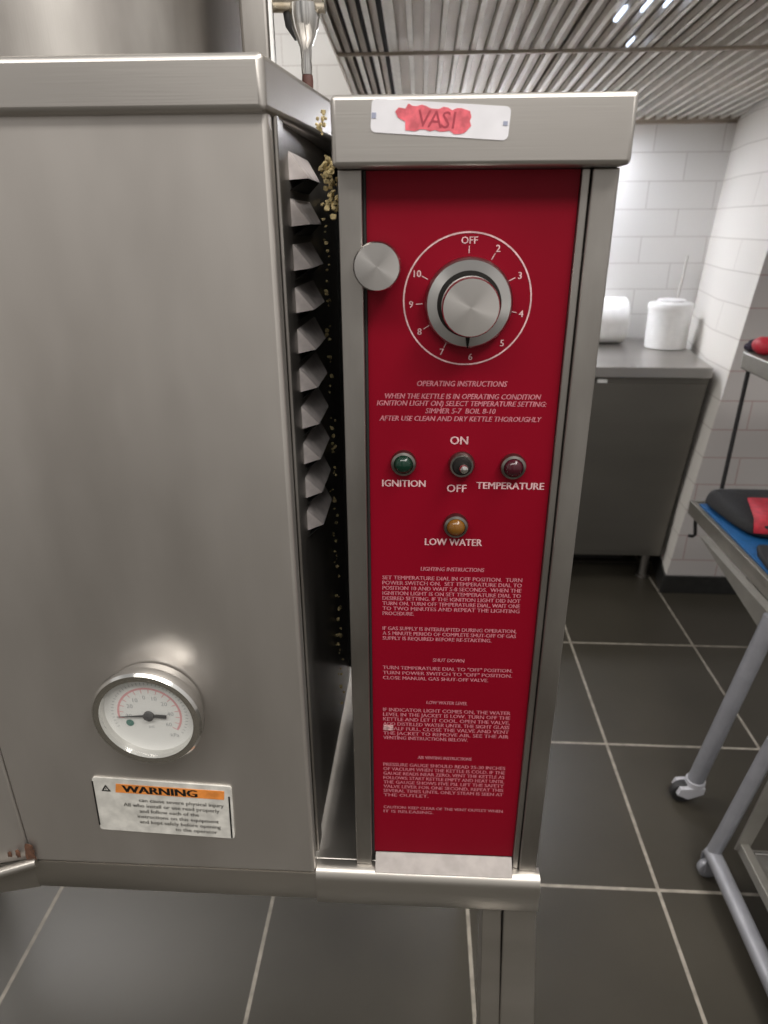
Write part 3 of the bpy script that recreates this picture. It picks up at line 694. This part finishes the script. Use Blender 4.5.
# ------------------------------------------------------------------ second cart at the right edge
c2 = thing('tube_cart', 'low grey tube cart with bottom rail at the lower right edge', 'cart', (1.0, .95, 0))
p_(MB().tube([(.735, 1.218, .085), (.748, 1.214, .16), (.784, 1.20, .409), (.818, 1.19, .60)], .0165), 'upright', TUBE, c2)
p_(MB().tube([(.735, 1.226, .082), (.7365, 1.19, .081), (.738, 1.05, .078), (.742, .60, .066)], .0195), 'bottom_rail', TUBE, c2)
p_(MB().tube([(1.15, 1.218, .085), (1.16, 1.20, .60)], .0165), 'upright', TUBE, c2)
p_(MB().tube([(1.15, 1.226, .082), (1.15, .60, .066)], .0195), 'bottom_rail', TUBE, c2)
mb = MB(); mb.hull8([(.764, 1.185, .135), (.795, 1.185, .135), (.795, 1.190, .135), (.764, 1.190, .135)], [(.818, 1.165, .60), (.862, 1.165, .60), (.862, 1.172, .60), (.818, 1.172, .60)])
p_(mb, 'corner_plate', TUBEB, c2)
mb = MB(); mb.box(.772, .792, .62, 1.19, .128, .158); mb.box(.792, 1.13, .62, 1.19, .128, .133); mb.box(1.11, 1.13, .62, 1.19, .128, .158)
p_(mb, 'lower_shelf', TUBEB, c2, .002)
mb = MB()
for k in range(6): mb.cyl((.793, 1.16-.085*k, .156), (1.109, 1.16-.085*k, .156), .0035, n=10)
p_(mb, 'shelf_rods', CHROME, c2)
mb = MB(); mb.box(.80, 1.18, .62, 1.20, .60, .63); p_(mb, 'cart_top', TUBEB, c2, .003)
def castor(x, y, parent):
    mb = MB(); mb.lathe([(.016, 0), (.024, .002), (.026, .005), (.026, .017), (.024, .020), (.016, .022)], (x, y-.011, .0265), (0, 1, 0), 28)
    mb.prism([(x-.014, .022), (x+.014, .022), (x+.018, .064), (x-.016, .064)], y-.016, y-.0125, 'Y').prism([(x-.014, .022), (x+.014, .022), (x+.018, .064), (x-.016, .064)], y+.0125, y+.016, 'Y')
    p_(mb, 'castor', CHROME if 0 else TUBE, parent)
for x, y in ((.737, 1.225), (.744, .62), (1.15, 1.225), (1.15, .62)): castor(x, y, c2)

# ------------------------------------------------------------------ lights
def area(name, loc, rot, sx, sy, power, col=(1, 1, 1)):
    l = bpy.data.lights.new(name, 'AREA'); l.shape = 'RECTANGLE'; l.size = sx; l.size_y = sy; l.energy = power; l.color = col
    o = bpy.data.objects.new(name, l); C.objects.link(o); o.location = loc; o.rotation_euler = rot; return o
area('ceiling_light', (-.2, -.7, 2.9), (0, 0, 0), 2.4, .6, 40, (1, .96, .91))
area('ceiling_light', (.9, .1, 2.9), (0, 0, 0), .5, 1.8, 42, (1, .96, .91))
area('ceiling_light', (-2.0, 2.25, 2.9), (0, 0, 0), 1.0, 1.0, 56, (1, .96, .93))
W = bpy.data.worlds.new('room_light'); SC.world = W; W.use_nodes = True
nt = W.node_tree; bg = nt.nodes['Background']; bg.inputs['Strength'].default_value = .55
tc = nt.nodes.new('ShaderNodeTexCoord'); sp = nt.nodes.new('ShaderNodeSeparateXYZ'); mr = nt.nodes.new('ShaderNodeMapRange')
rp_ = nt.nodes.new('ShaderNodeValToRGB'); nz = nt.nodes.new('ShaderNodeTexNoise'); mp = nt.nodes.new('ShaderNodeMapping')
mp.inputs['Scale'].default_value = (1.6, 1.6, .5); nz.inputs['Scale'].default_value = 1.4; nz.inputs['Detail'].default_value = 1
mr.inputs['From Min'].default_value = -1; mr.inputs['From Max'].default_value = 1
el = rp_.color_ramp.elements; el[0].position = .30; el[0].color = (.55, .50, .44, 1); el[1].position = .85; el[1].color = (.92, .90, .87, 1)
e = rp_.color_ramp.elements.new(.52); e.color = (.80, .76, .72, 1)
mm = nt.nodes.new('ShaderNodeMapRange'); mm.inputs['From Min'].default_value = .3; mm.inputs['From Max'].default_value = .7; mm.inputs['To Min'].default_value = .45; mm.inputs['To Max'].default_value = 1.55
vm = nt.nodes.new('ShaderNodeVectorMath'); vm.operation = 'SCALE'
L = nt.links.new
L(tc.outputs['Generated'], sp.inputs[0]); L(sp.outputs['Z'], mr.inputs['Value']); L(mr.outputs[0], rp_.inputs['Fac'])
L(tc.outputs['Generated'], mp.inputs['Vector']); L(mp.outputs[0], nz.inputs['Vector']); L(nz.outputs['Fac'], mm.inputs['Value'])
L(rp_.outputs['Color'], vm.inputs[0]); L(mm.outputs[0], vm.inputs['Scale']); L(vm.outputs[0], bg.inputs['Color'])
SC.view_settings.view_transform = 'Standard'; SC.view_settings.look = 'None'; SC.view_settings.exposure = 0.14; SC.view_settings.gamma = 1
SC.view_settings.use_curve_mapping = False
